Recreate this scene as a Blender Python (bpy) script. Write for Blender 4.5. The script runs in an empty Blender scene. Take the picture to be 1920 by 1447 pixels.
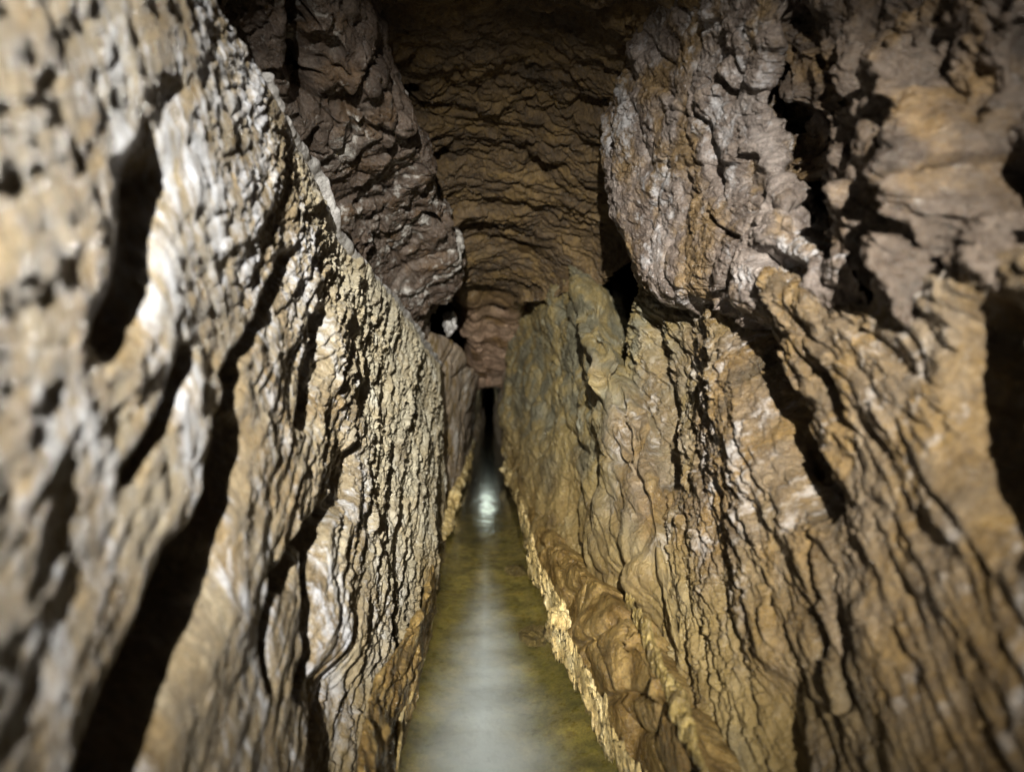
import bpy, math, random
import numpy as np
random.seed(7)
S = bpy.context.scene
C = S.collection
# ------------------------------------------------------------------ camera, air, lamps, exposure
F, VX, VY = 1200.0, 915.0, 700.0            # focal length and passage vanishing point in photo pixels
cd = bpy.data.cameras.new('camera'); cam = bpy.data.objects.new('camera', cd); C.objects.link(cam)
cam.location = (0, 0, 1.0); cam.rotation_euler = (math.radians(90), 0, 0)
cd.sensor_width = 36; cd.lens = 36*F/1920
cd.shift_x = (960-VX)/1920; cd.shift_y = -(723.5-VY)/1920
cd.clip_start = 0.02; cd.clip_end = 200
cd.dof.use_dof = True; cd.dof.focus_distance = 2.1; cd.dof.aperture_fstop = 1.65
S.camera = cam
W = bpy.data.worlds.new('World'); S.world = W; W.use_nodes = True
W.node_tree.nodes['Background'].inputs[0].default_value = (0.5, 0.6, 0.8, 1)
W.node_tree.nodes['Background'].inputs[1].default_value = 0.0
S.view_settings.view_transform = 'Standard'; S.view_settings.look = 'None'
S.view_settings.gamma = 1; S.view_settings.exposure = 0.0
def lamp(name, loc, target, energy, size, cone, blend, col):
    d = bpy.data.lights.new(name, 'SPOT'); o = bpy.data.objects.new(name, d); C.objects.link(o)
    d.energy = energy; d.shadow_soft_size = size; d.spot_size = math.radians(cone); d.spot_blend = blend; d.color = col
    o.location = loc
    v = np.array(target, float)-np.array(loc, float)
    import mathutils
    o.rotation_euler = mathutils.Vector(v).to_track_quat('-Z', 'Y').to_euler()
    return o
lamp('head_torch', (-0.12, -1.35, 1.66), (0.07, 3.0, 0.70), 2000, 0.012, 45, 1.0, (1.0, 0.965, 0.88))
def point(name, loc, energy, size, col):
    d = bpy.data.lights.new(name, 'POINT'); o = bpy.data.objects.new(name, d); C.objects.link(o)
    d.energy = energy; d.shadow_soft_size = size; d.color = col; o.location = loc
    return o
point('far_lamp', (-0.03, 9.5, 0.97), 3.5, 0.12, (0.88, 1.0, 0.85))

# ------------------------------------------------------------------ noise
def _hash(ix, iy, iz, seed):
    h = (ix.astype(np.uint32)*np.uint32(374761393) + iy.astype(np.uint32)*np.uint32(668265263)
         + iz.astype(np.uint32)*np.uint32(2147483647) + np.uint32(seed*1013904223 & 0xffffffff))
    h ^= h >> np.uint32(13); h *= np.uint32(1274126177); h ^= h >> np.uint32(16); h *= np.uint32(2246822519); h ^= h >> np.uint32(15)
    return h
def perlin(x, y, z, seed=0):
    x = np.asarray(x, np.float32); y = np.asarray(y, np.float32); z = np.asarray(z, np.float32)
    x, y, z = np.broadcast_arrays(x, y, z)
    fx = np.floor(x); fy = np.floor(y); fz = np.floor(z)
    ix = fx.astype(np.int64); iy = fy.astype(np.int64); iz = fz.astype(np.int64)
    x = x-fx; y = y-fy; z = z-fz
    u = x*x*x*(x*(x*6-15)+10); v = y*y*y*(y*(y*6-15)+10); w = z*z*z*(z*(z*6-15)+10)
    out = 0
    for dx in (0, 1):
        for dy in (0, 1):
            for dz in (0, 1):
                h = _hash(ix+dx, iy+dy, iz+dz, seed)
                gx = (h & np.uint32(1023)).astype(np.float32)/511.5-1
                gy = ((h >> np.uint32(10)) & np.uint32(1023)).astype(np.float32)/511.5-1
                gz = ((h >> np.uint32(20)) & np.uint32(1023)).astype(np.float32)/511.5-1
                g = gx*(x-dx)+gy*(y-dy)+gz*(z-dz)
                out = out + g*(u if dx else 1-u)*(v if dy else 1-v)*(w if dz else 1-w)
    return out*1.15
def fbm(P, lam, octv=4, seed=0, gain=0.5):
    a, o = 1.0, 0
    for i in range(octv):
        q = P/lam
        o = o + a*perlin(q[..., 0]+11.3*i, q[..., 1]-7.1*i, q[..., 2]+3.7*i, seed+i)
        a *= gain; lam *= 0.5
    return o
def sm(a, b, x):
    t = np.clip((x-a)/(b-a), 0, 1); return t*t*(3-2*t)

# ------------------------------------------------------------------ space helpers
def W3(px, py, Y):
    return np.array([(px-VX)/F*Y, Y, 1.0-(py-VY)/F*Y])
def proj(P):
    return VX+F*P[..., 0]/P[..., 1], VY-F*(P[..., 2]-1)/P[..., 1]
def cr(c, t):
    """Catmull-Rom through c (n,...,3) at parameters t in [0,n-1]"""
    n = c.shape[0]
    i = np.clip(np.floor(t).astype(int), 0, n-2); f = (t-i)[(...,)+(None,)*(c.ndim-1)]
    e = np.concatenate([2*c[:1]-c[1:2], c, 2*c[-1:]-c[-2:-1]])
    p0, p1, p2, p3 = e[i], e[i+1], e[i+2], e[i+3]
    return 0.5*((2*p1)+(-p0+p2)*f+(2*p0-5*p1+4*p2-p3)*f*f+(-p0+3*p1-3*p2+p3)*f**3)
def grid(ctrl, nr, nc, world=False):
    """ctrl: rows x cols of (px,py,Y) (or world xyz) -> dense grid nr x nc"""
    c = np.array(ctrl, float)
    if not world:
        c = np.stack([(c[..., 0]-VX)/F*c[..., 2], c[..., 2], 1-(c[..., 1]-VY)/F*c[..., 2]], -1)
    # even out the sampling along each direction by mean length
    def params(c, n):
        L = np.linalg.norm(np.diff(c, axis=0), axis=-1).mean(axis=tuple(range(1, c.ndim-1)))
        s = np.concatenate([[0], np.cumsum(L)])
        return np.interp(np.linspace(0, s[-1], n), s, np.arange(len(s)))
    g = cr(c, params(c, nr))
    g = cr(np.swapaxes(g, 0, 1).copy(), params(np.swapaxes(c, 0, 1), nc))
    return np.swapaxes(g, 0, 1).copy()
def normals(G, toward=None):
    du = np.gradient(G, axis=0); dv = np.gradient(G, axis=1)
    n = np.cross(du, dv); n /= np.linalg.norm(n, axis=-1, keepdims=True)+1e-12
    if toward is None: toward = np.array([0, 0, 1.0])
    ax = np.broadcast_to(np.array(toward, float), G.shape).copy()
    ax[..., 1] = G[..., 1]-0.6 if np.ndim(toward) == 1 and len(toward) == 3 and toward[1] == 0 else ax[..., 1]
    flip = np.mean(np.sum(n*(ax-G), -1)) < 0
    return (-n if flip else n), flip
def smooth(A, k):
    for _ in range(k):
        B = A.copy()
        B[1:-1] = (A[:-2]+2*A[1:-1]+A[2:])/4
        A = B.copy()
        A[:, 1:-1] = (B[:, :-2]+2*B[:, 1:-1]+B[:, 2:])/4
    return A
def polydist(px, py, pts):
    d = np.full(px.shape, 1e9, np.float32)
    for (x0, y0), (x1, y1) in zip(pts[:-1], pts[1:]):
        vx, vy = x1-x0, y1-y0
        t = np.clip(((px-x0)*vx+(py-y0)*vy)/(vx*vx+vy*vy), 0, 1)
        d = np.minimum(d, np.hypot(px-x0-t*vx, py-y0-t*vy))
    return d
def facets(x, y, z, seed=0, tilt=0.5):
    """broken plates: a random height and tilt for each cell of a jittered lattice"""
    x = np.asarray(x, np.float32); y = np.asarray(y, np.float32); z = np.asarray(z, np.float32)
    ix = np.floor(x).astype(np.int64); iy = np.floor(y).astype(np.int64); iz = np.floor(z).astype(np.int64)
    best = np.full(x.shape, 9e9, np.float32); hh = np.zeros(x.shape, np.float32)
    m = np.uint32(1023)
    for a in (-1, 0, 1):
        for b in (-1, 0, 1):
            for c in (-1, 0, 1):
                h = _hash(ix+a, iy+b, iz+c, seed)
                dx = ix+a+(h & m)/np.float32(1023)-x; dy = iy+b+((h >> np.uint32(10)) & m)/np.float32(1023)-y
                dz = iz+c+((h >> np.uint32(20)) & m)/np.float32(1023)-z
                d = dx*dx+dy*dy+dz*dz
                g = h*np.uint32(2654435761); g ^= g >> np.uint32(15)
                v = (g & m)/np.float32(1023)-0.5+tilt*(dx*(((g >> np.uint32(10)) & m)/np.float32(511.5)-1)+dy*0.4*(((g >> np.uint32(20)) & m)/np.float32(511.5)-1))
                k = d < best
                best = np.where(k, d, best); hh = np.where(k, v, hh)
    return hh
def plates(P, lams, amps, el=4.0, k=1.5, seed=0, warp=0.03):
    m = math.hypot(1, k)
    s = (P[..., 1]-k*(P[..., 2]-1))/m; t = (k*P[..., 1]+(P[..., 2]-1))/m; x = P[..., 0]
    s = s+warp*fbm(P, 0.3, 3, seed+50); t = t+warp*2*fbm(P, 0.25, 3, seed+55)
    h = 0
    for i, (l, a) in enumerate(zip(lams, amps)):
        h = h+a*facets(s/l, t/(l*el), x/(l*2.5), seed+7*i)
    return h
def step(G, n, h, k=4):
    """push the surface out by h, then take fresh normals so that finer relief also runs over the broken faces"""
    G2 = G+n*smooth(h[..., None], k)
    du = np.gradient(G2, axis=0); dv = np.gradient(G2, axis=1)
    m = np.cross(du, dv); m /= np.linalg.norm(m, axis=-1, keepdims=True)+1e-12
    m *= np.sign(np.sum(m*n, -1).mean())
    m = smooth(0.6*m+0.4*n, 5); m /= np.linalg.norm(m, axis=-1, keepdims=True)+1e-12
    return G2, m
def cracks(P, lam, amp, seed=0, width=0.06, el=1.0):
    w = np.stack([fbm(P, lam*0.8, 2, seed+20+i) for i in range(3)], -1)*lam*0.25
    Q = (P+w)/lam
    return -amp*np.exp(-np.abs(perlin(Q[..., 0], Q[..., 1]/el, Q[..., 2], seed))/width)
KF = 1.5
def foliated(P, lams, amps, el=4.5, k=KF, warp=0.05, seed=0, side=1.0, sharp=0.6):
    """rounded ridges with narrow cracks between, stretched along the foliation planes"""
    m = math.hypot(1, k)
    s = (P[..., 1]-k*(P[..., 2]-1))/m; t = (k*P[..., 1]+(P[..., 2]-1))/m; x = P[..., 0]*side
    s = s+warp*fbm(P, 0.5, 2, seed+50)+0.25*warp*fbm(P, 0.12, 2, seed+60)
    h = 0
    msk = sm(-0.45, 0.35, fbm(P, 0.35, 2, seed+70))
    for i, (l, a) in enumerate(zip(lams, amps)):
        n = np.abs(perlin(s/l, t/(l*el), x/(l*2.2), seed+i*3))*2.0
        if i: msk = sm(-0.35, 0.3, fbm(P, 0.22+0.1*i, 2, seed+70+5*i))
        h = h+a*(0.25+0.75*msk)*(0.45*(np.clip(n, 0, 1)**sharp-0.62)+0.85*(1-np.exp(-n/0.11)-0.8))
    return h

# ------------------------------------------------------------------ objects
def tag(o, label=None, cat=None, group=None, kind=None):
    if label: o['label'] = label
    if cat: o['category'] = cat
    if group: o['group'] = group
    if kind or cat: o['kind'] = kind or 'thing'
    return o
def mesh(name, verts, faces, mat, parent=None, smooth_=True):
    me = bpy.data.meshes.new(name)
    v = np.ascontiguousarray(verts.reshape(-1, 3), np.float32); f = np.ascontiguousarray(faces, np.int32)
    me.vertices.add(len(v)); me.vertices.foreach_set('co', v.ravel())
    me.loops.add(f.size); me.loops.foreach_set('vertex_index', f.ravel())
    me.polygons.add(len(f)); me.polygons.foreach_set('loop_start', np.arange(0, f.size, f.shape[1], dtype=np.int32))
    me.polygons.foreach_set('loop_total', np.full(len(f), f.shape[1], np.int32))
    if smooth_: me.polygons.foreach_set('use_smooth', np.ones(len(f), bool))
    me.update(calc_edges=True); me.validate()
    me.materials.append(mat)
    o = bpy.data.objects.new(name, me); C.objects.link(o)
    if parent: o.parent = parent
    return o
def quads(nr, nc, flip=False):
    i = np.arange(nr*nc).reshape(nr, nc)
    q = np.stack([i[:-1, :-1], i[:-1, 1:], i[1:, 1:], i[1:, :-1]], -1).reshape(-1, 4)
    return q[:, ::-1] if not flip else q
def sheet(name, G, mat, flip=False, parent=None):
    return mesh(name, G, quads(G.shape[0], G.shape[1], flip), mat, parent)

# ------------------------------------------------------------------ materials
def rock_mat(name, cols, scale=3.0, stretch=(1, 1, 1), white=0.25, whitecol=(0.62, 0.6, 0.56), rough=(0.16, 0.52),
             bump=0.65, fine=60, ochre=None, ochre_amt=0.4, spec=0.5, coat=0.4):
    m = bpy.data.materials.new(name); m.use_nodes = True
    nt = m.node_tree; N = nt.nodes; L = nt.links
    b = N['Principled BSDF']
    tc = N.new('ShaderNodeTexCoord'); mp = N.new('ShaderNodeMapping'); L.new(tc.outputs['Object'], mp.inputs[0])
    mp.inputs['Rotation'].default_value = (math.radians(-34), 0, 0)
    mp.inputs['Scale'].default_value = stretch
    def noise(sc, det=6, ro=0.6, vec=None, dist=0.0):
        n = N.new('ShaderNodeTexNoise'); n.inputs['Scale'].default_value = sc; n.inputs['Detail'].default_value = det
        n.inputs['Roughness'].default_value = ro; n.inputs['Distortion'].default_value = dist
        L.new(vec or mp.outputs[0], n.inputs['Vector']); return n
    def ramp(src, stops):
        r = N.new('ShaderNodeValToRGB'); e = r.color_ramp.elements
        while len(e) < len(stops): e.new(0.5)
        for el, (p, c) in zip(e, stops):
            el.position = p; el.color = (c[0], c[1], c[2], 1) if not np.isscalar(c) else (c, c, c, 1)
        L.new(src, r.inputs[0]); return r
    def mix(fac, a, c):
        x = N.new('ShaderNodeMix'); x.data_type = 'RGBA'
        L.new(fac, x.inputs[0]); L.new(a, x.inputs[6])
        if hasattr(c, 'links'): L.new(c, x.inputs[7])
        else: x.inputs[7].default_value = (*c, 1)
        return x.outputs[2]
    n1 = noise(scale, 8, 0.62, dist=0.4)
    k = len(cols)
    base = ramp(n1.outputs['Fac'], [(0.3+0.4*i/(k-1), c) for i, c in enumerate(cols)]).outputs[0]
    if ochre:
        n2 = noise(scale*0.9+1.3, 5, 0.6)
        r2 = ramp(n2.outputs['Fac'], [(0.60-ochre_amt*0.3, 0.0), (0.72-ochre_amt*0.3, 1.0)])
        base = mix(r2.outputs[0], base, ochre)
    nd = noise(fine*0.35, 5, 0.7)
    rd = ramp(nd.outputs['Fac'], [(0.35, (0.55, 0.52, 0.5)), (0.6, (1.08, 1.06, 1.03))])
    mm = N.new('ShaderNodeMix'); mm.data_type = 'RGBA'; mm.blend_type = 'MULTIPLY'; mm.inputs[0].default_value = 1
    L.new(base, mm.inputs[6]); L.new(rd.outputs[0], mm.inputs[7]); base = mm.outputs[2]
    ng = noise(fine*2.2, 4, 0.75)
    rg = ramp(ng.outputs['Fac'], [(0.36, (0.52, 0.5, 0.48)), (0.5, (0.95, 0.95, 0.95)), (0.66, (1.25, 1.23, 1.2))])
    mg = N.new('ShaderNodeMix'); mg.data_type = 'RGBA'; mg.blend_type = 'MULTIPLY'; mg.inputs[0].default_value = 0.8
    L.new(base, mg.inputs[6]); L.new(rg.outputs[0], mg.inputs[7]); base = mg.outputs[2]
    if white > 0:
        n3 = noise(scale*4.5, 7, 0.7); n4 = noise(scale*0.7, 3, 0.5)
        ad = N.new('ShaderNodeMath'); ad.operation = 'MULTIPLY_ADD'; L.new(n4.outputs['Fac'], ad.inputs[0]); ad.inputs[1].default_value = 0.8
        L.new(n3.outputs['Fac'], ad.inputs[2])
        r3 = ramp(ad.outputs[0], [(0.98-white*0.3, 0.0), (1.12-white*0.3, 0.85)])
        # the ramp input is clamped to 1, so scale down
        sc = N.new('ShaderNodeMath'); sc.operation = 'MULTIPLY'; sc.inputs[1].default_value = 0.8
        L.new(ad.outputs[0], sc.inputs[0])
        for l in list(r3.inputs[0].links): L.remove(l)
        L.new(sc.outputs[0], r3.inputs[0])
        r3.color_ramp.elements[0].position = (0.98-white*0.3)*0.8; r3.color_ramp.elements[1].position = (1.14-white*0.3)*0.8
        base = mix(r3.outputs[0], base, whitecol)
    L.new(base, b.inputs['Base Color'])
    nr = noise(fine*0.5, 4, 0.6)
    rr = ramp(nr.outputs['Fac'], [(0.3, rough[0]), (0.7, rough[1])]); L.new(rr.outputs[0], b.inputs['Roughness'])
    b.inputs['Specular IOR Level'].default_value = spec
    if coat: b.inputs['Coat Weight'].default_value = coat; b.inputs['Coat Roughness'].default_value = 0.14
    nb = noise(fine*1.6, 8, 0.7); nb2 = noise(fine*0.3, 7, 0.68)
    bp = N.new('ShaderNodeBump'); bp.inputs['Strength'].default_value = bump; bp.inputs['Distance'].default_value = 0.02
    L.new(nb.outputs['Fac'], bp.inputs['Height'])
    bp2 = N.new('ShaderNodeBump'); bp2.inputs['Strength'].default_value = bump; bp2.inputs['Distance'].default_value = 0.022
    L.new(nb2.outputs['Fac'], bp2.inputs['Height']); L.new(bp.outputs[0], bp2.inputs['Normal'])
    L.new(bp2.outputs[0], b.inputs['Normal']); L.new(bp2.outputs[0], b.inputs['Coat Normal'])
    return m
ST = (1.0, 2.2, 0.8)      # stretched along the foliation
M_left = rock_mat('pale flowstone', [(0.105, 0.08, 0.045), (0.23, 0.182, 0.112), (0.35, 0.305, 0.22)], 4, ST, 0.24, whitecol=(0.47, 0.485, 0.53), ochre=(0.22, 0.16, 0.08), ochre_amt=0.4)
M_upl = rock_mat('purplish schist', [(0.055, 0.038, 0.027), (0.115, 0.084, 0.064), (0.17, 0.14, 0.118)], 5, (1, 1, 1), 0.06, ochre=(0.12, 0.075, 0.04), ochre_amt=0.25)
M_ceil = rock_mat('brown schist roof', [(0.042, 0.026, 0.011), (0.105, 0.066, 0.026), (0.165, 0.11, 0.046)], 3, ST, 0.0, ochre=(0.17, 0.108, 0.035), ochre_amt=0.4, rough=(0.45, 0.75))
M_end = rock_mat('pink end rock', [(0.40, 0.27, 0.19), (0.54, 0.385, 0.28), (0.60, 0.45, 0.34)], 3, (1, 1, 1), 0.0, bump=0.45, ochre=(0.25, 0.16, 0.08), ochre_amt=0.3)
M_slab = rock_mat('grey slab', [(0.10, 0.074, 0.058), (0.205, 0.168, 0.146), (0.31, 0.275, 0.26)], 5, (1, 1, 1), 0.12, whitecol=(0.42, 0.41, 0.42), ochre=(0.19, 0.13, 0.065), ochre_amt=0.4)
M_near = rock_mat('dark near rock', [(0.055, 0.04, 0.03), (0.12, 0.09, 0.068), (0.19, 0.15, 0.12)], 5, (1, 1, 1), 0.0, ochre=(0.17, 0.11, 0.05), ochre_amt=0.3)
M_right = rock_mat('tan schist', [(0.08, 0.058, 0.03), (0.18, 0.13, 0.075), (0.27, 0.215, 0.15)], 4, ST, 0.08, whitecol=(0.42, 0.39, 0.37), ochre=(0.20, 0.13, 0.05), ochre_amt=0.42)
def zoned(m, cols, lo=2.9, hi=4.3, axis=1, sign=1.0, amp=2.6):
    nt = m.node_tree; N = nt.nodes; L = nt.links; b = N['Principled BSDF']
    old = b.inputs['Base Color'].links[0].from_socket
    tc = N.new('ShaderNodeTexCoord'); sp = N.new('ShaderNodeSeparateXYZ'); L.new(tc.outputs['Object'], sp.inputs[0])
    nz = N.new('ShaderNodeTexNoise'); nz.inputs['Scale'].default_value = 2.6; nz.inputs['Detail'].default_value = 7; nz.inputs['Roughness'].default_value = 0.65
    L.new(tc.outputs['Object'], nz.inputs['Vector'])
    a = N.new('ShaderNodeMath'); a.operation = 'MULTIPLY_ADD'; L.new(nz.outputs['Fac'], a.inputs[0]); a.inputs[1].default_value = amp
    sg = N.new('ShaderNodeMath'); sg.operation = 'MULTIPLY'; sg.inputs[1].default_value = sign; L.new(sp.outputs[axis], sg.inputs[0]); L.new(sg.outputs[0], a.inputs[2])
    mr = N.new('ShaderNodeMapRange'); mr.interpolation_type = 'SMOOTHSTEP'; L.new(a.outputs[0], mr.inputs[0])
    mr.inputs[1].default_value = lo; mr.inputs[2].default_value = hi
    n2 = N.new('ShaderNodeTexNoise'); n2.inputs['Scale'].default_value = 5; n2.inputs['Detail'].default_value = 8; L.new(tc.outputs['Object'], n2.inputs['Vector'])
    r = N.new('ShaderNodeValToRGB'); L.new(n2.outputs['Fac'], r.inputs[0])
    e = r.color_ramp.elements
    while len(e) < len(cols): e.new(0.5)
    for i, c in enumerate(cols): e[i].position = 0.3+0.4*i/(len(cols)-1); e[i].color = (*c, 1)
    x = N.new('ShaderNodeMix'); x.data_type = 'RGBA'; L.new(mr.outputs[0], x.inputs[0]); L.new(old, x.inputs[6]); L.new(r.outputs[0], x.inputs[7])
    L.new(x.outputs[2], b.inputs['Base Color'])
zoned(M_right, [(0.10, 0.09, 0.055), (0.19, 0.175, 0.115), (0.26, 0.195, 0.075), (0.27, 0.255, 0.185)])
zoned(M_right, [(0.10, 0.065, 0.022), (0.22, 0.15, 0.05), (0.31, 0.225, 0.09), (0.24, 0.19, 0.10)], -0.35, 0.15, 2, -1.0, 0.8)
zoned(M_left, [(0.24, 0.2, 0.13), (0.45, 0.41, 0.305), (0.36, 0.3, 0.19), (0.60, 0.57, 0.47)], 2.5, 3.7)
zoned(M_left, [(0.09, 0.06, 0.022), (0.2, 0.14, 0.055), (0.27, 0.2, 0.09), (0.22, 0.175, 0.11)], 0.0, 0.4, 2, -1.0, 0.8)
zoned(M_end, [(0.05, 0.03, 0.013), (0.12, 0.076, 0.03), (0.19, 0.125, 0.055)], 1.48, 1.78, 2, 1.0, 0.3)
M_ochre = rock_mat('ochre bank', [(0.11, 0.075, 0.026), (0.32, 0.215, 0.07), (0.44, 0.32, 0.13)], 6, (1, 1, 1), 0.0, ochre=(0.2, 0.125, 0.035), ochre_amt=0.5)
M_crust = rock_mat('cream calcite crust', [(0.40, 0.28, 0.10), (0.72, 0.56, 0.25), (0.85, 0.74, 0.44)], 9, (1, 1, 1), 0.0, bump=0.6)
M_lip = rock_mat('grey white lip', [(0.24, 0.235, 0.23), (0.42, 0.42, 0.42), (0.55, 0.55, 0.56)], 6, (1, 1, 1), 0.0, bump=0.25)
M_rib = rock_mat('yellow calcite', [(0.15, 0.105, 0.035), (0.31, 0.23, 0.075), (0.42, 0.34, 0.15)], 8, (1, 1, 1), 0.0)
M_deep = rock_mat('pale pink wall', [(0.32, 0.24, 0.165), (0.52, 0.42, 0.31), (0.62, 0.53, 0.42)], 4, ST, 0.12, ochre=(0.3, 0.21, 0.08), ochre_amt=0.35)
def bed_mat():
    m = rock_mat('stream bed silt with painted glow', [(0.15, 0.13, 0.03), (0.29, 0.245, 0.055), (0.48, 0.375, 0.085)], 7, (1, 1, 1), 0.0, bump=0.2)
    nt = m.node_tree; N = nt.nodes; L = nt.links; b = N['Principled BSDF']
    old = b.inputs['Base Color'].links[0].from_socket
    tc = N.new('ShaderNodeTexCoord'); sp = N.new('ShaderNodeSeparateXYZ'); L.new(tc.outputs['Object'], sp.inputs[0])
    nz = N.new('ShaderNodeTexNoise'); nz.inputs['Scale'].default_value = 7; nz.inputs['Detail'].default_value = 4; L.new(tc.outputs['Object'], nz.inputs['Vector'])
    def mth(op, a, c):
        x = N.new('ShaderNodeMath'); x.operation = op
        for i, v in ((0, a), (1, c)):
            if hasattr(v, 'links'): L.new(v, x.inputs[i])
            else: x.inputs[i].default_value = v
        return x.outputs[0]
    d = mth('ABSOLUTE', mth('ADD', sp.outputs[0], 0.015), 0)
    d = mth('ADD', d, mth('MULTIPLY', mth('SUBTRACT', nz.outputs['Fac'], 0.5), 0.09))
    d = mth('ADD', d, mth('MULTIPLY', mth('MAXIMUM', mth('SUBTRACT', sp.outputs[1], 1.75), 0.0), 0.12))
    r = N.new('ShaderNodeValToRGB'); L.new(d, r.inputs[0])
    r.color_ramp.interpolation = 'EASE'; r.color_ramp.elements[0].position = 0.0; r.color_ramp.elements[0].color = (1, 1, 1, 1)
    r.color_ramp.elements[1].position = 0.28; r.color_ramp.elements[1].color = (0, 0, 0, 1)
    x = N.new('ShaderNodeMix'); x.data_type = 'RGBA'; L.new(r.outputs[0], x.inputs[0]); L.new(old, x.inputs[6]); x.inputs[7].default_value = (0.88, 0.97, 1.0, 1)  # the water's pale blue glow, put into the bed colour along the middle
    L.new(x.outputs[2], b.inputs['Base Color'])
    return m
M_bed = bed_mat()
zoned(M_bed, [(0.03, 0.026, 0.014), (0.05, 0.042, 0.022), (0.06, 0.05, 0.03)], 3.6, 6.2, 1, 1.0, 0.6)  # dark reflection on the far water, put into the bed colour

# ------------------------------------------------------------------ left lower wall
def lerp_tab(tab, x):
    xs = [t[0] for t in tab]; return np.interp(x, xs, [t[1] for t in tab])
def wall_left():
    Yc = [0.16, 0.35, 0.6, 0.9, 1.24, 1.55, 1.8, 2.05, 2.5, 2.9, 3.5, 3.95, 4.2, 4.3, 4.42, 4.7]
    rim = [(0.1, 2.15), (0.8, 1.9), (1.24, 1.72), (1.55, 1.61), (1.8, 1.56), (2.05, 1.45), (2.5, 1.39), (2.9, 1.33), (3.5, 1.18), (4.2, 1.04), (5, 1.0)]
    rx = [(0.1, -0.50), (1.24, -0.50), (1.55, -0.485), (1.8, -0.47), (2.05, -0.46), (2.5, -0.45), (2.9, -0.42), (3.5, -0.365), (4.0, -0.31), (4.2, -0.30), (4.3, -0.33), (4.42, -0.46), (4.7, -0.8)]
    bx = [(0.1, -0.27), (1.6, -0.26), (2.5, -0.25), (4.2, -0.275), (4.3, -0.33), (4.42, -0.5), (4.7, -0.8)]
    rows = []
    for r in (-0.12, 0.0, 0.15, 0.3, 0.45, 0.6, 0.75, 0.88, 0.96, 1.0, 1.03, 1.1, 1.3):
        row = []
        for Y in Yc:
            zr = lerp_tab(rim, Y); xr = lerp_tab(rx, Y); xb = lerp_tab(bx, Y)
            if r <= 1:
                z = r*zr; x = xb+(xr-xb)*(max(r, 0)**1.1)
                if r > 0.93: x -= 0.012*(r-0.93)/0.07
            else:
                q = r-1; z = zr+0.02*math.sin(min(q*20, 1.5))+q*0.15; x = xr-0.012-q*1.5
            row.append((x, Y, z))
        rows.append(row)
    G = grid(rows, 720, 1050, world=True)
    n, flip = normals(G); n = smooth(n, 6)
    px, py = proj(G)
    G, n = step(G, n, (0.2+0.8*sm(0.9, 1.9, G[..., 1]))*plates(G, (0.30, 0.13), (0.026, 0.016), el=5, seed=299), 6)
    h = foliated(G, (0.19, 0.085, 0.042, 0.022, 0.011), (0.012, 0.021, 0.026, 0.020, 0.011), el=9, seed=3, warp=0.06)
    h = h*0.58+plates(G, (0.08, 0.036, 0.018, 0.009), (0.012, 0.013, 0.011, 0.006), el=5, seed=303)+plates(G, (0.05, 0.022), (0.014, 0.008), el=2, seed=305)
    h *= 0.10+0.90*sm(0.85, 1.95, G[..., 1])
    h += 0.03*fbm(G, 0.7, 2, 91)+0.006*fbm(G, 0.06, 3, 17)
    far = sm(3.6, 4.2, G[..., 1]); h *= 1-0.55*far
    for pts, w, d in [
        ([(345, 170), (318, 240), (300, 340)], 26, 0.010),
        ([(300, 330), (275, 450), (250, 540), (205, 630)], 38, 0.034),
        ([(385, 1060), (325, 1230), (260, 1400), (230, 1520)], 46, 0.11), ([(440, 800), (420, 930), (385, 1080)], 26, 0.06),
        ([(345, 660), (320, 760), (250, 890)], 14, 0.022), ([(450, 700), (425, 800)], 12, 0.035),
        ([(605, 590), (600, 700), (575, 790)], 14, 0.05),
        ([(655, 850), (640, 930), (575, 1010), (545, 1090)], 14, 0.05),
        ([(600, 990), (590, 1110), (600, 1230), (590, 1300)], 11, 0.045),
        ([(530, 1060), (515, 1180), (530, 1290)], 7, 0.03),
        ([(545, 480), (500, 600), (430, 700)], 12, 0.03),
        ([(640, 1280), (645, 1447)], 45, 0.07)]:
        dd = polydist(px, py, pts)
        h = h-d*np.exp(-(dd/w)**2)
    zr = np.interp(G[..., 1], [q[0] for q in rim], [q[1] for q in rim])
    h = np.where(G[..., 1] > 1.4, h*(1-0.75*sm(-0.10, -0.01, G[..., 2]-zr)), h)
    G = G+n*h[..., None]
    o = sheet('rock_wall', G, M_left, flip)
    # smooth pale lip running along the top edge
    pr = [(505, 165, 1.44), (530, 225, 1.54), (552, 268, 1.63), (585, 305, 1.76), (608, 345, 1.88), (640, 440, 2.06), (690, 515, 2.45), (745, 570, 2.9), (790, 630, 3.5), (828, 688, 4.2)]
    p = cr(np.array([W3(*q) for q in pr]), np.linspace(0, len(pr)-1, 500))
    a = np.linspace(0, 2*math.pi, 25)[:, None, None]
    wv = (0.027+0.02*fbm(p, 0.12, 3, 201))[None, :, None]; 
    p[:, 2] += 0.014
    Rm = p[None]+np.array([-0.022, 0, 0.0])+np.cos(a)*wv*np.array([0.9, 0, 0.45])+np.sin(a)*np.array([-0.007, 0, 0.016])
    Rm = Rm+0.006*np.stack([fbm(Rm, 0.05, 3, 203+i) for i in range(3)], -1)
    nn, fl = normals(Rm, (-0.45, 0, -5))
    sheet('calcite_lip', Rm, M_lip, fl, o)
    return o
tag(wall_left(), 'pale cream and tan fluted lower wall beside the water, cut by a deep black cleft', 'rock wall')

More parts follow.
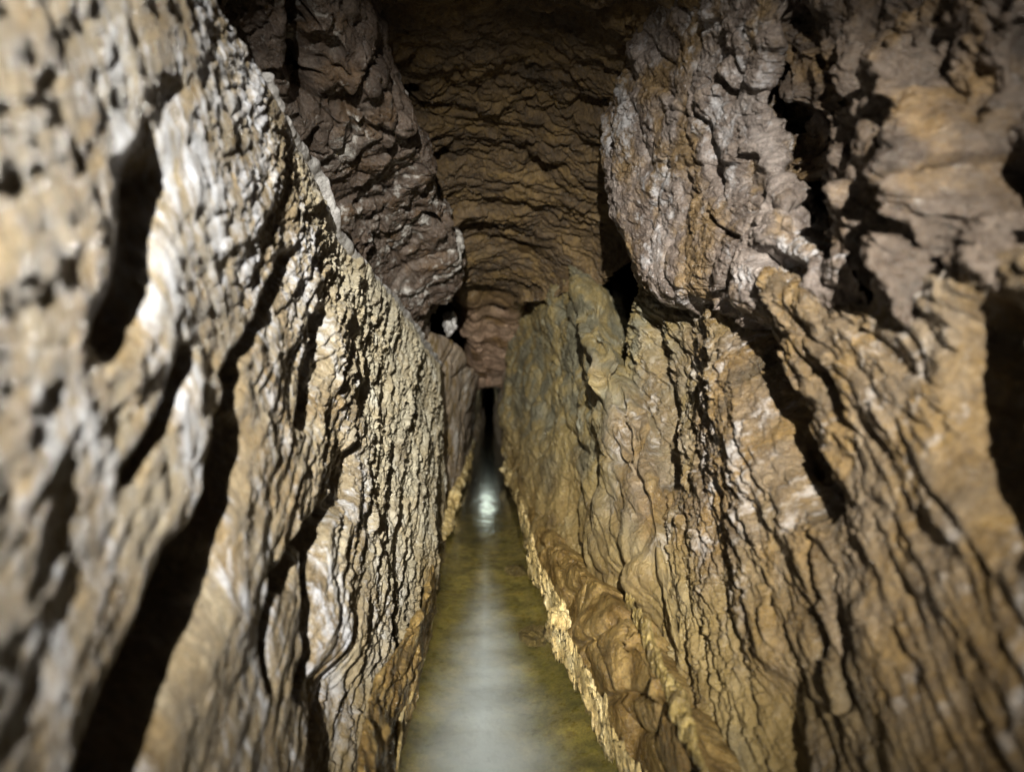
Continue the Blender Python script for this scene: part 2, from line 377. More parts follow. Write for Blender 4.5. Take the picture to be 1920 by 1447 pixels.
# ------------------------------------------------------------------ upper left rock
def upper_left():
    ctrl = [
        [(100, 0, 1.3), (330, 60, 1.6), (470, 240, 1.95), (560, 380, 2.35), (640, 520, 2.9), (720, 620, 3.5), (770, 690, 4.2), (775, 690, 4.8)],
        [(330, -160, 1.35), (470, 30, 1.65), (560, 190, 1.95), (625, 320, 2.35), (690, 450, 2.9), (745, 560, 3.5), (785, 640, 4.2), (780, 640, 4.8)],
        [(430, -260, 1.4), (540, -20, 1.68), (620, 150, 1.97), (690, 290, 2.35), (745, 400, 2.85), (790, 500, 3.4), (800, 600, 4.2), (785, 610, 4.8)],
        [(520, -330, 1.5), (610, -80, 1.72), (690, 110, 2.0), (765, 265, 2.4), (805, 350, 2.85), (843, 465, 3.3), (815, 575, 4.15), (790, 590, 4.8)],
        [(560, -380, 1.75), (640, -110, 1.9), (705, 90, 2.2), (775, 262, 2.55), (812, 340, 3.05), (850, 470, 3.5), (815, 560, 4.3), (790, 580, 4.9)],
        [(530, -420, 2.1), (610, -150, 2.3), (680, 60, 2.6), (745, 240, 2.9), (780, 320, 3.4), (815, 450, 3.8), (790, 540, 4.6), (780, 570, 5.1)],
        [(380, -500, 2.4), (450, -250, 2.6), (550, 0, 2.9), (650, 200, 3.2), (680, 280, 3.7), (720, 430, 4.1), (740, 520, 4.9), (750, 560, 5.3)]]
    G = grid(ctrl, 560, 640)
    n, flip = normals(G); n = smooth(n, 5); px, py = proj(G)
    G, n = step(G, n, plates(G, (0.24, 0.09), (0.085, 0.03), el=1.6, k=-1.2, seed=313, warp=0.06))
    h = foliated(G, (0.20, 0.07, 0.03, 0.014, 0.007), (0.022, 0.018, 0.013, 0.007, 0.0035), el=4, k=0.9, seed=23, warp=0.06)
    h = 0.35*h+0.06*fbm(G, 0.5, 3, 33)+0.012*fbm(G, 0.07, 3, 35)+plates(G, (0.04, 0.016), (0.012, 0.006), el=1.6, k=-1.2, seed=314)+cracks(G, 0.16, 0.02, 315)
    for pts, w, d in [([(545, -60), (558, 60), (580, 200)], 20, 0.12), ([(690, 120), (655, 200), (665, 260)], 9, 0.04),
                      ([(735, 370), (715, 440)], 6, 0.03), ([(780, 520), (690, 430)], 4, 0.02), ([(790, 400), (830, 430)], 10, 0.04)]:
        h = h-d*np.exp(-(polydist(px, py, pts)/w)**2)
    return sheet('rock_overhang', G+n*h[..., None], M_upl, flip)
tag(upper_left(), 'purplish brown overhanging rock above the pale fluted wall, next to the dark roof', 'rock overhang')

# ------------------------------------------------------------------ roof
def roof():
    rows = [(-420, 1.25), (-200, 1.6), (0, 2.1), (110, 2.45), (200, 2.75), (300, 3.1), (390, 3.5), (470, 4.0), (515, 4.55), (530, 5.1), (538, 5.6)]
    half = [760, 560, 400, 330, 275, 225, 175, 115, 68, 50, 44]
    cx = [900, 900, 895, 915, 930, 945, 950, 920, 912, 910, 910]
    ctrl = []
    for (py, Y), hw, c in zip(rows, half, cx):
        r = []
        for a in (-1.35, -1.12, -0.9, -0.62, -0.3, 0, 0.3, 0.62, 0.9, 1.12, 1.35):
            drop = hw*0.62*max(0, abs(a)-0.25)**1.9
            r.append((c+hw*min(abs(a), 1.12)*np.sign(a), py+drop*1.0, Y+0.0*abs(a)))
        ctrl.append(r)
    G = grid(ctrl, 760, 520)
    n, flip = normals(G); n = smooth(n, 5); px, py = proj(G)
    G, n = step(G, n, 0.06*fbm(G, 0.7, 2, 317)+plates(G, (0.42, 0.16), (0.055, 0.022), el=3, k=0.15, seed=319, warp=0.08), 8)
    h = foliated(G, (0.24, 0.12, 0.06, 0.03, 0.014), (0.018, 0.040, 0.034, 0.018, 0.008), el=5.5, k=0.15, seed=41, warp=0.10)
    h = 0.62*h+0.08*fbm(G, 0.6, 3, 43)+0.008*fbm(G, 0.05, 3, 47)+plates(G, (0.10, 0.045, 0.02), (0.022, 0.018, 0.008), el=3.5, k=0.15, seed=323, warp=0.06)
    for pts, w, d in [([(740, 230), (775, 190)], 16, 0.10), ([(795, 370), (830, 310)], 12, 0.10), ([(1090, 185), (1150, 190)], 14, 0.08),
                      ([(1000, 300), (1060, 300)], 12, 0.05)]:
        h = h-d*np.exp(-(polydist(px, py, pts)/w)**2)
    return sheet('cave_roof', G+n*h[..., None], M_ceil, flip)
tag(roof(), 'dark brown arched roof of the passage, rippled with fine cross ridges', 'cave roof')

# ------------------------------------------------------------------ end of the passage
def end_wall():
    ctrl = []
    for py, Y, l, r in [(455, 3.98, 846, 1015), (505, 4.40, 852, 1005), (550, 4.8, 858, 990), (615, 5.5, 872, 975), (670, 6.1, 880, 965), (705, 6.8, 888, 955), (724, 7.2, 892, 945), (712, 7.6, 892, 945)]:
        ctrl.append([(l-10, py, Y+1.0), (l, py, Y+0.2), (l+22, py, Y), (912, py, Y+0.15), (r-22, py, Y), (r, py, Y+0.2), (r+10, py, Y+1.0)])
    G = grid(ctrl, 360, 300)
    G = smooth(G, 2); n, flip = normals(G); n = smooth(n, 5); px, py = proj(G)
    G, n = step(G, n, plates(G, (0.5, 0.2), (0.08, 0.03), el=1.3, k=0.2, seed=78, warp=0.08), 5)
    h = 0.04*fbm(G, 0.5, 6, 77)+cracks(G, 0.4, 0.02, 79)
    h = h-0.12*np.exp(-(polydist(px, py, [(925, 572), (942, 580)])/7)**2)
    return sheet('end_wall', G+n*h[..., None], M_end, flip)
tag(end_wall(), 'smooth pinkish rock closing the far end of the passage', 'end wall')

# ------------------------------------------------------------------ right slab, near rock, lower wall, buttress
def slab():
    ctrl = [
        [(1350, -260, 1.9), (1290, -60, 2.15), (1215, 90, 2.5), (1175, 200, 2.8), (1180, 330, 2.9), (1215, 440, 2.7), (1260, 540, 2.5), (1360, 620, 2.1), (1500, 680, 1.75), (1640, 700, 1.5)],
        [(1330, -260, 1.65), (1245, -60, 1.9), (1180, 100, 2.2), (1130, 220, 2.5), (1135, 330, 2.6), (1170, 440, 2.45), (1225, 540, 2.2), (1340, 590, 1.85), (1480, 620, 1.5), (1620, 640, 1.2)],
        [(1400, -250, 1.5), (1280, -60, 1.75), (1205, 90, 2.05), (1145, 225, 2.35), (1146, 325, 2.42), (1185, 430, 2.25), (1235, 525, 2.02), (1345, 565, 1.68), (1485, 595, 1.32), (1610, 600, 1.1)],
        [(1460, -240, 1.4), (1340, -40, 1.6), (1270, 110, 1.85), (1220, 230, 2.05), (1220, 320, 2.1), (1255, 410, 1.98), (1300, 490, 1.78), (1390, 540, 1.52), (1500, 560, 1.24), (1600, 560, 1.08)],
        [(1510, -220, 1.32), (1400, -20, 1.5), (1340, 120, 1.68), (1300, 230, 1.8), (1300, 310, 1.82), (1330, 385, 1.72), (1370, 450, 1.58), (1440, 500, 1.4), (1520, 520, 1.2), (1590, 520, 1.08)],
        [(1550, -200, 1.28), (1450, 0, 1.42), (1410, 120, 1.55), (1390, 230, 1.62), (1395, 300, 1.62), (1420, 360, 1.55), (1450, 410, 1.44), (1490, 450, 1.32), (1540, 475, 1.2), (1590, 490, 1.1)],
        [(1590, -190, 1.3), (1490, 10, 1.4), (1455, 130, 1.5), (1450, 230, 1.55), (1462, 295, 1.55), (1480, 350, 1.5), (1505, 400, 1.42), (1530, 430, 1.35), (1565, 455, 1.27), (1600, 470, 1.2)],
        [(1640, -200, 1.6), (1540, 10, 1.75), (1500, 130, 1.85), (1490, 230, 1.9), (1500, 290, 1.9), (1520, 340, 1.85), (1550, 385, 1.75), (1580, 415, 1.65), (1610, 430, 1.6), (1640, 440, 1.5)]]
    G = grid(ctrl, 560, 640)
    n, flip = normals(G, (-0.6, 0.6, 1.3)); n = smooth(n, 5); px, py = proj(G)
    G, n = step(G, n, plates(G, (0.36, 0.15, 0.06), (0.045, 0.018, 0.008), el=1.2, k=0.5, seed=333, warp=0.10), 9)
    h = 0.018*fbm(G, 0.4, 3, 101)+0.008*fbm(G, 0.08, 4, 103)+plates(G, (0.025, 0.011), (0.007, 0.004), el=1.2, k=0.5, seed=334)+cracks(G, 0.2, 0.02, 335)+foliated(G, (0.16, 0.05, 0.02), (0.010, 0.006, 0.003), k=2.2, el=3, seed=107)
    for pts, w, d in [([(1360, 150), (1375, 180)], 10, 0.06), ([(1330, 320), (1345, 335)], 7, 0.04), ([(1420, 480), (1490, 505)], 14, 0.07),
                      ([(1320, 400), (1345, 430), (1380, 445)], 5, 0.03), ([(1480, 20), (1475, 110), (1455, 190)], 12, 0.06), ([(1340, 555), (1365, 520)], 8, 0.04)]:
        h = h-d*np.exp(-(polydist(px, py, pts)/w)**2)
    return sheet('rock_slab', G+n*h[..., None], M_slab, flip)
tag(slab(), 'large lilac grey angular slab jutting out from the upper wall, opposite the purplish overhang', 'rock slab')

def near_rock():
    ctrl = [
        [(1380, -120, 1.9), (1440, 60, 1.75), (1450, 220, 1.75), (1470, 360, 1.7), (1530, 470, 1.55), (1600, 545, 1.3), (1600, 620, 1.3)],
        [(1480, -120, 1.5), (1510, 60, 1.4), (1520, 220, 1.38), (1540, 350, 1.36), (1580, 450, 1.25), (1630, 530, 1.12), (1640, 570, 1.25)],
        [(1600, -120, 1.25), (1610, 60, 1.18), (1620, 220, 1.14), (1640, 340, 1.1), (1680, 440, 1.03), (1710, 520, 0.98), (1715, 560, 1.1)],
        [(1720, -120, 1.08), (1730, 60, 1.0), (1740, 200, 0.97), (1760, 320, 0.93), (1790, 430, 0.88), (1810, 510, 0.86), (1815, 550, 1.0)],
        [(1860, -120, 0.92), (1870, 60, 0.86), (1870, 200, 0.83), (1880, 320, 0.8), (1900, 430, 0.77), (1920, 500, 0.76), (1925, 540, 0.88)],
        [(2060, -120, 0.78), (2060, 60, 0.74), (2060, 200, 0.71), (2060, 320, 0.69), (2070, 430, 0.67), (2080, 500, 0.66), (2080, 540, 0.75)],
        [(2400, -140, 0.6), (2400, 60, 0.58), (2400, 200, 0.56), (2400, 320, 0.55), (2400, 430, 0.54), (2400, 500, 0.53), (2400, 540, 0.6)]]
    G = grid(ctrl, 330, 330)
    n, flip = normals(G, (-0.6, 0.3, 1.2)); n = smooth(n, 5); px, py = proj(G)
    G, n = step(G, n, plates(G, (0.2, 0.08), (0.13, 0.05), el=1.4, k=0.6, seed=343, warp=0.05))
    h = 0.04*fbm(G, 0.3, 3, 121)+0.006*fbm(G, 0.05, 3, 123)+plates(G, (0.03, 0.012), (0.012, 0.006), el=1.4, k=0.6, seed=344)+cracks(G, 0.14, 0.02, 345)+foliated(G, (0.13, 0.06, 0.025), (0.018, 0.014, 0.006), k=0.6, el=2, seed=127)
    for pts, w, d in [([(1500, 240), (1510, 330), (1545, 420)], 30, 0.14), ([(1620, 130), (1590, 230)], 14, 0.08), ([(1850, 330), (1900, 420)], 38, 0.2),
                      ([(1800, 290), (1730, 400)], 10, 0.05), ([(1740, 50), (1720, 130)], 12, 0.05)]:
        h = h-d*np.exp(-(polydist(px, py, pts)/w)**2)
    return sheet('rock_outcrop', G+n*h[..., None], M_near, flip)
tag(near_rock(), 'blocky broken brown outcrop with black hollows, on the near side of the lilac slab', 'rock outcrop')

def wall_right():
    # along depth (cols) x height (rows)
    Yc = [0.16, 0.35, 0.55, 0.8, 1.1, 1.4, 1.8, 2.2, 2.55, 2.75, 3.0, 3.4, 3.9]
    top = [(0.1, 1.22), (0.55, 1.14), (0.8, 1.13), (1.1, 1.12), (1.4, 1.2), (1.8, 1.28), (2.2, 1.36), (2.6, 1.42), (3.0, 1.5), (3.4, 1.56), (3.9, 1.6)]
    tx = [(0.1, 0.60), (0.8, 0.61), (1.1, 0.595), (1.4, 0.60), (1.7, 0.61), (1.9, 0.67), (2.2, 0.68), (2.55, 0.61), (2.75, 0.66), (3.0, 0.85), (3.4, 1.1), (3.9, 1.4)]
    bx = [(0.1, 0.38), (1.2, 0.385), (1.5, 0.41), (1.8, 0.43), (2.2, 0.44), (2.55, 0.46), (2.75, 0.47), (3.0, 0.48), (3.9, 0.55)]
    rows = []
    for r in (-0.05, 0.1, 0.25, 0.4, 0.55, 0.7, 0.85, 0.95, 1.0, 1.04, 1.15):
        row = []
        for Y in Yc:
            zt = lerp_tab(top, Y); xt = lerp_tab(tx, Y); xb = lerp_tab(bx, Y)
            z = min(r, 1.02)*zt+max(0, r-1.02)*0.3; x = xb+(xt-xb)*max(0, min(r, 1))**0.9+max(0, r-1)*2.2
            x += 0.02*sm(0.9, 1.0, np.array(r))
            row.append((x, Y, z))
        rows.append(row)
    G = grid(rows, 640, 900, world=True)
    n, flip = normals(G); n = smooth(n, 6); px, py = proj(G)
    G, n = step(G, n, (0.4+0.6*sm(0.7, 1.4, G[..., 1]))*plates(G, (0.30, 0.13), (0.03, 0.018), el=5, seed=349), 6)
    h = foliated(G, (0.19, 0.085, 0.042, 0.022, 0.011), (0.011, 0.020, 0.023, 0.016, 0.009), el=9, seed=63, warp=0.06)
    h = 0.6*h+0.04*fbm(G, 0.6, 2, 65)+0.005*fbm(G, 0.05, 3, 66)+plates(G, (0.08, 0.036, 0.018, 0.009), (0.012, 0.013, 0.010, 0.006), el=5, seed=353)+plates(G, (0.05, 0.022), (0.014, 0.008), el=2, seed=355)
    h *= 0.5+0.5*sm(0.7, 1.4, G[..., 1])
    for pts, w, d in [([(1370, 540), (1405, 680), (1455, 800), (1505, 930)], 34, 0.13), ([(1530, 690), (1560, 760)], 14, 0.05),
                      ([(1850, 620), (1840, 740), (1855, 860), (1920, 980)], 48, 0.16), ([(1215, 600), (1240, 760), (1245, 900)], 14, 0.06),
                      ([(1500, 990), (1515, 1120), (1510, 1270)], 7, 0.03), ([(1560, 1130), (1575, 1330)], 8, 0.04), ([(1430, 1290), (1450, 1447)], 40, 0.05)]:
        h = h-d*np.exp(-(polydist(px, py, pts)/w)**2)
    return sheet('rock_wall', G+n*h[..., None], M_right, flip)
tag(wall_right(), 'tan and ochre fluted wall beneath the lilac slab, above the ochre bank', 'rock wall')

def buttress():
    # px,py,Y: rows bottom -> top, cols far -> near
    ctrl = [
        [(985, 900, 7.0), (955, 900, 5.6), (962, 900, 5.2), (1000, 1020, 3.7), (1060, 1120, 2.9), (1140, 1210, 2.35), (1230, 1330, 1.9), (1330, 1480, 1.55), (1420, 1500, 1.6)],
        [(985, 800, 7.0), (945, 790, 5.9), (968, 800, 5.2), (1010, 870, 3.9), (1075, 960, 3.05), (1150, 1040, 2.5), (1225, 1140, 2.1), (1280, 1220, 1.85), (1400, 1260, 1.9)],
        [(990, 720, 7.2), (950, 720, 6.0), (985, 730, 5.0), (1030, 760, 4.0), (1090, 830, 3.2), (1150, 900, 2.7), (1215, 990, 2.3), (1262, 1080, 2.1), (1380, 1120, 2.2)],
        [(990, 650, 7.2), (955, 650, 6.0), (1000, 650, 4.9), (1040, 660, 4.1), (1085, 700, 3.4), (1130, 760, 2.95), (1180, 830, 2.65), (1235, 900, 2.45), (1340, 940, 2.6)],
        [(990, 590, 7.2), (962, 585, 6.0), (995, 580, 4.9), (1030, 580, 4.2), (1070, 600, 3.6), (1105, 640, 3.2), (1150, 700, 3.0), (1200, 760, 2.8), (1300, 800, 3.0)],
        [(1000, 545, 7.2), (968, 535, 6.0), (1000, 520, 4.9), (1035, 505, 4.3), (1065, 510, 3.75), (1095, 545, 3.4), (1125, 590, 3.3), (1160, 640, 3.2), (1260, 670, 3.4)],
        [(1010, 520, 7.2), (985, 505, 6.2), (1015, 485, 5.1), (1040, 470, 4.5), (1068, 480, 3.95), (1100, 520, 3.7), (1135, 560, 3.6), (1170, 600, 3.6), (1270, 640, 3.8)],
        [(1050, 480, 7.2), (1040, 480, 6.4), (1060, 470, 5.4), (1080, 460, 4.9), (1110, 470, 4.5), (1150, 510, 4.3), (1180, 550, 4.2), (1210, 590, 4.1), (1300, 620, 4.2)]]
    for r_, row in enumerate(ctrl):
        for c_ in range(5, 9):
            if 1 <= r_ <= 4: row[c_] = (row[c_][0], row[c_][1], row[c_][2]*(0.83 if c_ < 8 else 0.95))
    G = grid(ctrl, 560, 620)
    n, flip = normals(G); n = smooth(n, 5); px, py = proj(G)
    G, n = step(G, n, plates(G, (0.34, 0.14), (0.03, 0.018), el=4.5, k=1.8, seed=359, warp=0.06), 10)
    h = foliated(G, (0.3, 0.10, 0.04, 0.016, 0.008), (0.030, 0.016, 0.010, 0.006, 0.003), el=6, seed=83, k=1.8, warp=0.12)
    h = 0.8*h+0.07*fbm(G, 0.5, 3, 85)+0.004*fbm(G, 0.05, 3, 86)+plates(G, (0.07, 0.03), (0.010, 0.006), el=5, k=1.8, seed=363)+cracks(G, 0.3, 0.02, 365, el=2.5)
    for pts, w, d in [([(1060, 700), (1050, 740), (1065, 800), (1100, 850)], 8, 0.04), ([(1100, 560), (1110, 660), (1170, 760), (1250, 900)], 9, 0.05),
                      ([(1055, 900), (1050, 980)], 5, 0.03), ([(1045, 580), (1060, 600)], 6, 0.04)]:
        h = h-d*np.exp(-(polydist(px, py, pts)/w)**2)
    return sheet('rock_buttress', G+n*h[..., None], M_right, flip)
tag(buttress(), 'smoother grey green rock buttress between the tan fluted wall and the water', 'rock buttress')

# ------------------------------------------------------------------ banks
def bank_right():
    root = bpy.data.objects.new('rock_bank', None); C.objects.link(root); root.location = (0.3, 2.2, 0)
    tag(root, 'ochre rock bank with a crumbling cream rim along the water', 'rock bank')
    edge = [(948, 862), (960, 905), (972, 940), (985, 1000), (1005, 1065), (1048, 1150), (1030, 1182), (1062, 1235), (1110, 1315), (1150, 1400), (1195, 1480), (1260, 1600)]
    back = [(965, 850), (985, 900), (1005, 950), (1035, 1010), (1075, 1060), (1130, 1115), (1170, 1175), (1205, 1235), (1265, 1345), (1325, 1450), (1390, 1550), (1480, 1680)]
    def at(p, z): Y = F*(1-z)/(p[1]-VY); return np.array([(p[0]-VX)/F*Y, Y, z])
    E = [at(p, 0.10) for p in edge]; B = [at(p, z) for p, z in zip(back, (0.12, 0.15, 0.18, 0.22, 0.27, 0.31, 0.33, 0.34, 0.34, 0.34, 0.34, 0.34))]
    rows = [[e+[0.09, 0, -0.24] for e in E], [e+[0.06, 0, -0.10] for e in E],
            [e+[0.035, 0.0, -0.05] for e in E], [e+[0.04, 0, -0.02] for e in E], [e*0.8+b*0.2+[0.035, 0, -0.01] for e, b in zip(E, B)], [e*0.5+b*0.5+[0.01, 0, 0.01] for e, b in zip(E, B)],
            [b for b in B], [b+[0.04, 0.02, -0.01] for b in B], [b+[0.3, 0.1, -0.14] for b in B]]
    G = grid(rows, 300, 1100, world=True)
    n, flip = normals(G); n = smooth(n, 3); px, py = proj(G)
    G, n = step(G, n, plates(G, (0.30,), (0.03,), el=1.3, k=0.1, seed=373, warp=0.02), 6)
    h = 0.010*fbm(G, 0.2, 2, 141)+0.003*fbm(G, 0.02, 3, 143)+cracks(G, 0.34, 0.03, 377, 0.022)+0.35*plates(G, (0.05, 0.02), (0.010, 0.006), el=1.5, seed=379)
    # plates divided by cross cracks
    for pts, w, d in [([(1000, 1035), (1030, 1015)], 6, 0.03), ([(1045, 1150), (1090, 1080)], 7, 0.03), ([(1085, 1210), (1150, 1165)], 8, 0.03), ([(1130, 1310), (1215, 1300)], 9, 0.03)]:
        h = h-d*np.exp(-(polydist(px, py, pts)/w)**2)
    o = sheet('bank_body', (G+n*h[..., None])-np.array(root.location), M_ochre, flip, root)
    # the cream crust along the edge
    Ed = cr(np.array(E), np.linspace(0, len(E)-1, 700)); Bd = cr(np.array(B), np.linspace(0, len(B)-1, 700))
    Ed = Ed+np.array([1.0, 0, 0])*(0.03*fbm(Ed*1.0, 0.16, 4, 149))[:, None]
    side = Bd-Ed; side[:, 2] = 0; side /= np.linalg.norm(side, axis=1, keepdims=True)
    def crust(name, Ed, side, w0, w1, h0, h1, seed, mat, gap):
        a = np.linspace(0, 2*math.pi, 44)[:, None]
        g = sm(gap-0.12, gap+0.12, fbm(Ed*1.0, 0.22, 2, seed+9))
        wv = ((w0+w1*fbm(Ed*1.0, 0.15, 4, seed))*(0.15+0.85*g)).clip(0.004)[None, :]
        hv = ((h0+h1*fbm(Ed*1.0, 0.1, 4, seed+2))*(0.15+0.85*g)).clip(0.004)[None, :]
        ctr = Ed[None]+(side*(w0*0.45))[None]+np.array([0, 0, h0*0.2])
        G = ctr+side[None]*(np.cos(a)*wv)[..., None]+np.array([0, 0, 1.0])*(np.sin(a)*hv)[..., None]
        n, flip = normals(G, (0, 0, -5))
        G = G+(G-ctr)*(0.9*fbm(G, 0.09, 4, seed+3)+0.9*facets(*(np.moveaxis(G, -1, 0)/0.035), seed+4)+0.5*facets(*(np.moveaxis(G, -1, 0)/0.014), seed+5))[..., None]
        return sheet(name, G-np.array(root.location), mat, flip, root)
    crust('calcite_rim', Ed, side, 0.060, 0.035, 0.046, 0.025, 151, M_crust, -0.42)
    rib = [(1175, 1125), (1190, 1155), (1208, 1195), (1238, 1262), (1275, 1345), (1312, 1440), (1350, 1530)]
    R = cr(np.array([at(p, z) for p, z in zip(rib, (0.32, 0.345, 0.36, 0.36, 0.36, 0.36, 0.36))]), np.linspace(0, len(rib)-1, 500))
    sd = np.tile(np.array([1.0, 0.3, 0.0]), (500, 1))
    crust('calcite_rib', R, sd, 0.009, 0.005, 0.022, 0.008, 251, M_rib, -0.6)
bank_right()

def bank_left():
    edge = [(812, 1120), (800, 1180), (783, 1245), (762, 1310), (742, 1350), (738, 1400), (732, 1470), (720, 1600)]
    back = [(812, 1060), (792, 1140), (752, 1210), (708, 1280), (692, 1340), (682, 1410), (670, 1480), (640, 1600)]
    def at(p, z): Y = F*(1-z)/(p[1]-VY); return np.array([(p[0]-VX)/F*Y, Y, z])
    E = [at(p, 0.05) for p in edge]; B = [at(p, 0.30) for p in back]
    rows = [[e+[-0.06, 0, -0.2] for e in E], [e+[-0.01, 0, -0.02] for e in E], [e for e in E], [e*0.7+b*0.3+[0.01, 0, 0.0] for e, b in zip(E, B)], [e*0.35+b*0.65+[0.012, 0, 0] for e, b in zip(E, B)], B, [b+[-0.012, 0.03, -0.04] for b in B], [b+[-0.03, 0.05, -0.3] for b in B]]
    G = grid(rows, 130, 260, world=True)
    n, flip = normals(G); n = smooth(n, 3)
    h = 0.012*fbm(G, 0.12, 4, 161)+cracks(G, 0.10, 0.012, 165, el=3)+0.006*fbm(G, 0.03, 3, 163)
    h = h+plates(G, (0.08, 0.03), (0.012, 0.008), el=4, seed=383)
    o = sheet('stone_ledge', G+n*h[..., None], M_ochre, flip)
    Ed = cr(np.array(E), np.linspace(0, len(E)-1, 400))+np.array([0.012, 0, 0.012])
    a = np.linspace(0, 2*math.pi, 13)[:, None]
    r = (0.008+0.005*fbm(Ed, 0.1, 3, 391)).clip(0.003)[None]
    T = Ed[None]+np.array([1.0, 0, 0])*(np.cos(a)*r)[..., None]+np.array([0, 0, 1.0])*(np.sin(a)*r*1.3)[..., None]
    T = T+0.006*np.stack([fbm(T, 0.05, 3, 393+i) for i in range(3)], -1)
    nn, fl = normals(T, (0, 0, -5)); sheet('calcite_edge', T, M_crust, fl, o)
    return o
tag(bank_left(), 'low brown ledge with a thin bright edge at the foot of the pale fluted wall', 'stone ledge')

# ------------------------------------------------------------------ deep walls
def deep_left():
    ctrl = []
    for Y, xb, xt, zt in [(4.0, -0.52, -0.55, 1.3), (4.6, -0.36, -0.36, 1.26), (5.2, -0.28, -0.22, 1.22), (5.8, -0.24, -0.14, 1.05), (7.0, -0.23, -0.10, 0.98), (8.8, -0.2, -0.12, 0.95), (11, -0.12, -0.09, 0.95), (14, -0.05, -0.05, 1.0)]:
        ctrl.append([(xb+(xt-xb)*r-0.03*math.sin(r*3.1)+max(0, r-1)*-1.0, Y+max(0, r-1)*1.5, r*zt if r <= 1 else zt+(r-1)*0.25) for r in (-0.1, 0.1, 0.3, 0.5, 0.7, 0.88, 1.0, 1.1, 1.4)])
    G = grid(ctrl, 360, 240, world=True)
    n, flip = normals(G); n = smooth(n, 4); px, py = proj(G)
    h = foliated(G, (0.5, 0.2, 0.08), (0.05, 0.03, 0.015), el=4, seed=171, k=1.5)+0.03*fbm(G, 0.4, 3, 173)
    o = sheet('rock_wall', G+n*h[..., None], M_deep, flip)
    q = [(822, 1010), (838, 975), (850, 935), (862, 900), (874, 862), (884, 830)]
    p = cr(np.array([W3(x, y, F*0.94/(y-VY)) for x, y in q]), np.linspace(0, len(q)-1, 400))
    a = np.linspace(0, 2*math.pi, 25)[:, None, None]
    w = (0.04+0.03*fbm(p, 0.3, 3, 401)).clip(0.01)[None, :, None]
    T = p[None]+np.cos(a)*w*np.array([1.0, 0, 0])+np.sin(a)*w*np.array([0, 0, 1.2])
    T = T+0.02*np.stack([fbm(T, 0.1, 3, 403+i) for i in range(3)], -1)+(T-p[None])*0.7*facets(*(np.moveaxis(T, -1, 0)/0.05), 407)[..., None]
    nn, fl = normals(T, (0, 0, -5)); sheet('calcite_rim', T, M_crust, fl, o)
    return o
tag(deep_left(), 'small pale yellow and pink wall beyond the fluted wall, leading to the dark slit', 'rock wall')
def deep_right():
    ctrl = []
    for Y, xb, xt, zt in [(4.9, 0.36, 0.42, 1.1), (5.6, 0.24, 0.26, 1.05), (6.4, 0.21, 0.19, 1.0), (7.6, 0.19, 0.14, 0.98), (9, 0.16, 0.11, 0.96), (11, 0.13, 0.09, 0.95), (14, 0.12, 0.08, 1.0)]:
        ctrl.append([(xb+(xt-xb)*r+0.02*math.sin(r*3.1)+max(0, r-1)*1.0, Y+max(0, r-1)*1.5, r*zt if r <= 1 else zt+(r-1)*0.25) for r in (-0.1, 0.1, 0.3, 0.5, 0.7, 0.88, 1.0, 1.1, 1.4)])
    G = grid(ctrl, 300, 240, world=True)
    n, flip = normals(G); n = smooth(n, 4); px, py = proj(G)
    h = foliated(G, (0.5, 0.2, 0.08), (0.04, 0.03, 0.015), el=4, seed=181, k=1.5)+0.03*fbm(G, 0.4, 3, 183)
    return sheet('rock_wall', G+n*h[..., None], M_deep, flip)
tag(deep_right(), 'narrow pinkish wall between the grey green buttress and the dark slit', 'rock wall')

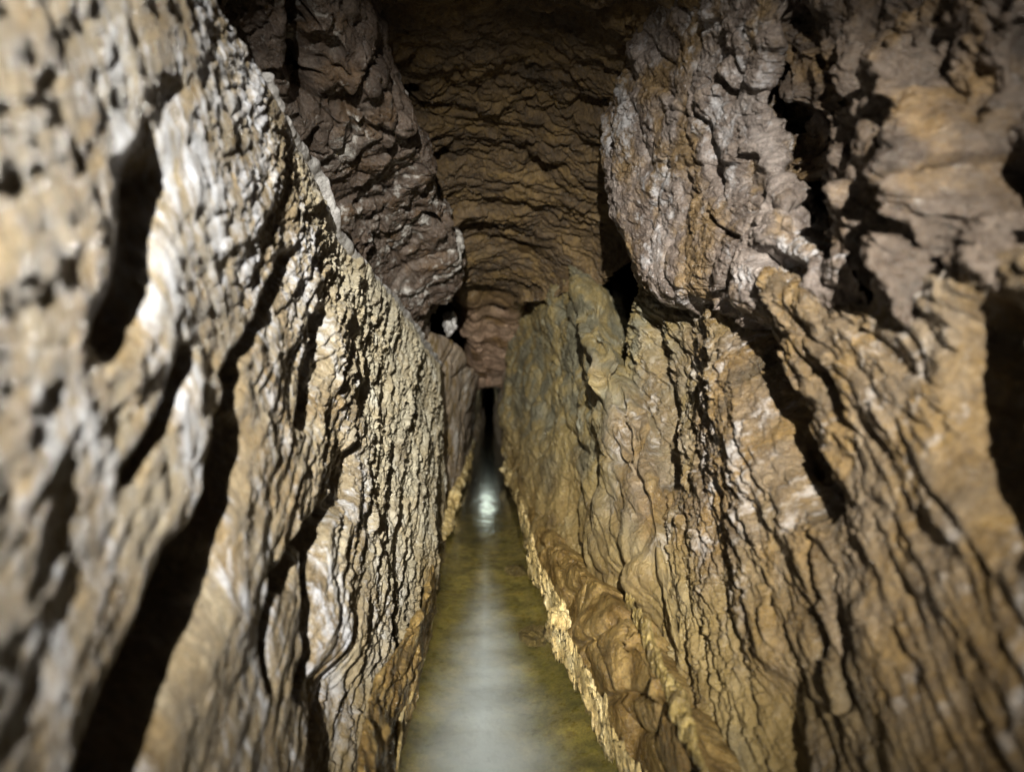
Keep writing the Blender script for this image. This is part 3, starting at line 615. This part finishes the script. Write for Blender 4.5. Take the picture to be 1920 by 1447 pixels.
# ------------------------------------------------------------------ stream
def stream():
    x = np.linspace(-0.7, 0.8, 120); y = np.concatenate([np.linspace(-1.5, 5, 400), np.linspace(5.05, 16, 160)])
    X, Y = np.meshgrid(x, y)
    G = np.stack([X, Y, 0*X], -1)
    z = -0.16+0.16*sm(0.12, 0.42, np.abs(X+0.02))*0.9
    G[..., 2] = z+0.02*fbm(G, 0.3, 3, 191)
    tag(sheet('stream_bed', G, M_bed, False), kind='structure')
    m = bpy.data.materials.new('cloudy stream water'); m.use_nodes = True
    nt = m.node_tree; N = nt.nodes; L = nt.links; b = N['Principled BSDF']
    b.inputs['Base Color'].default_value = (1.0, 1.0, 0.97, 1); b.inputs['Roughness'].default_value = 0.13; b.inputs['IOR'].default_value = 1.33
    b.inputs['Transmission Weight'].default_value = 1.0
    tc = N.new('ShaderNodeTexCoord'); mp = N.new('ShaderNodeMapping'); mp.inputs['Scale'].default_value = (1, 0.6, 1); L.new(tc.outputs['Object'], mp.inputs[0])
    n1 = N.new('ShaderNodeTexNoise'); n1.inputs['Scale'].default_value = 9; n1.inputs['Detail'].default_value = 4; L.new(mp.outputs[0], n1.inputs['Vector'])
    bp = N.new('ShaderNodeBump'); bp.inputs['Strength'].default_value = 0.16; bp.inputs['Distance'].default_value = 0.02
    L.new(n1.outputs['Fac'], bp.inputs['Height']); L.new(bp.outputs[0], b.inputs['Normal'])
    me = np.array([[-0.7, -1.5, 0], [0.8, -1.5, 0], [0.8, 16, 0], [-0.7, 16, 0]], float)
    tag(mesh('water', me, np.array([[0, 1, 2, 3]]), m), kind='structure')
stream()

def stone(name, label, px, py, Y, r, sq, mat, seed, group=None):
    c = W3(px, py, Y)
    th = np.linspace(0, math.pi, 40)[:, None]; ph = np.linspace(0, 2*math.pi, 60)[None]
    d = np.stack([np.sin(th)*np.cos(ph)+0*th, np.sin(th)*np.sin(ph), np.cos(th)+0*ph], -1)
    P = d*np.array(sq)*r
    P = P*(1+0.35*fbm(d+seed, 1.0, 3, seed)+0.5*facets(*(np.moveaxis(d+seed, -1, 0)/0.6), seed))[..., None]
    nn, fl = normals(P, (0, 0, -50))
    o = sheet(name, P, mat, fl); o.location = c
    return tag(o, label, 'rock', group)
stone('loose_rock', 'small pale rock perched in the black hollow beside the purplish overhang', 843, 606, 4.7, 0.06, (0.8, 1, 1.3), M_lip, 5)

stone('submerged_stone', 'yellowish stone under the water beside the cream rim, the farther of two', 968, 1082, 3.30, 0.06, (0.8, 1.5, 0.7), M_rib, 15, 'stones under the water')
stone('submerged_stone', 'yellowish stone under the water beside the cream rim, the closer of two', 1003, 1205, 2.50, 0.06, (0.9, 1.4, 0.7), M_rib, 19, 'stones under the water')
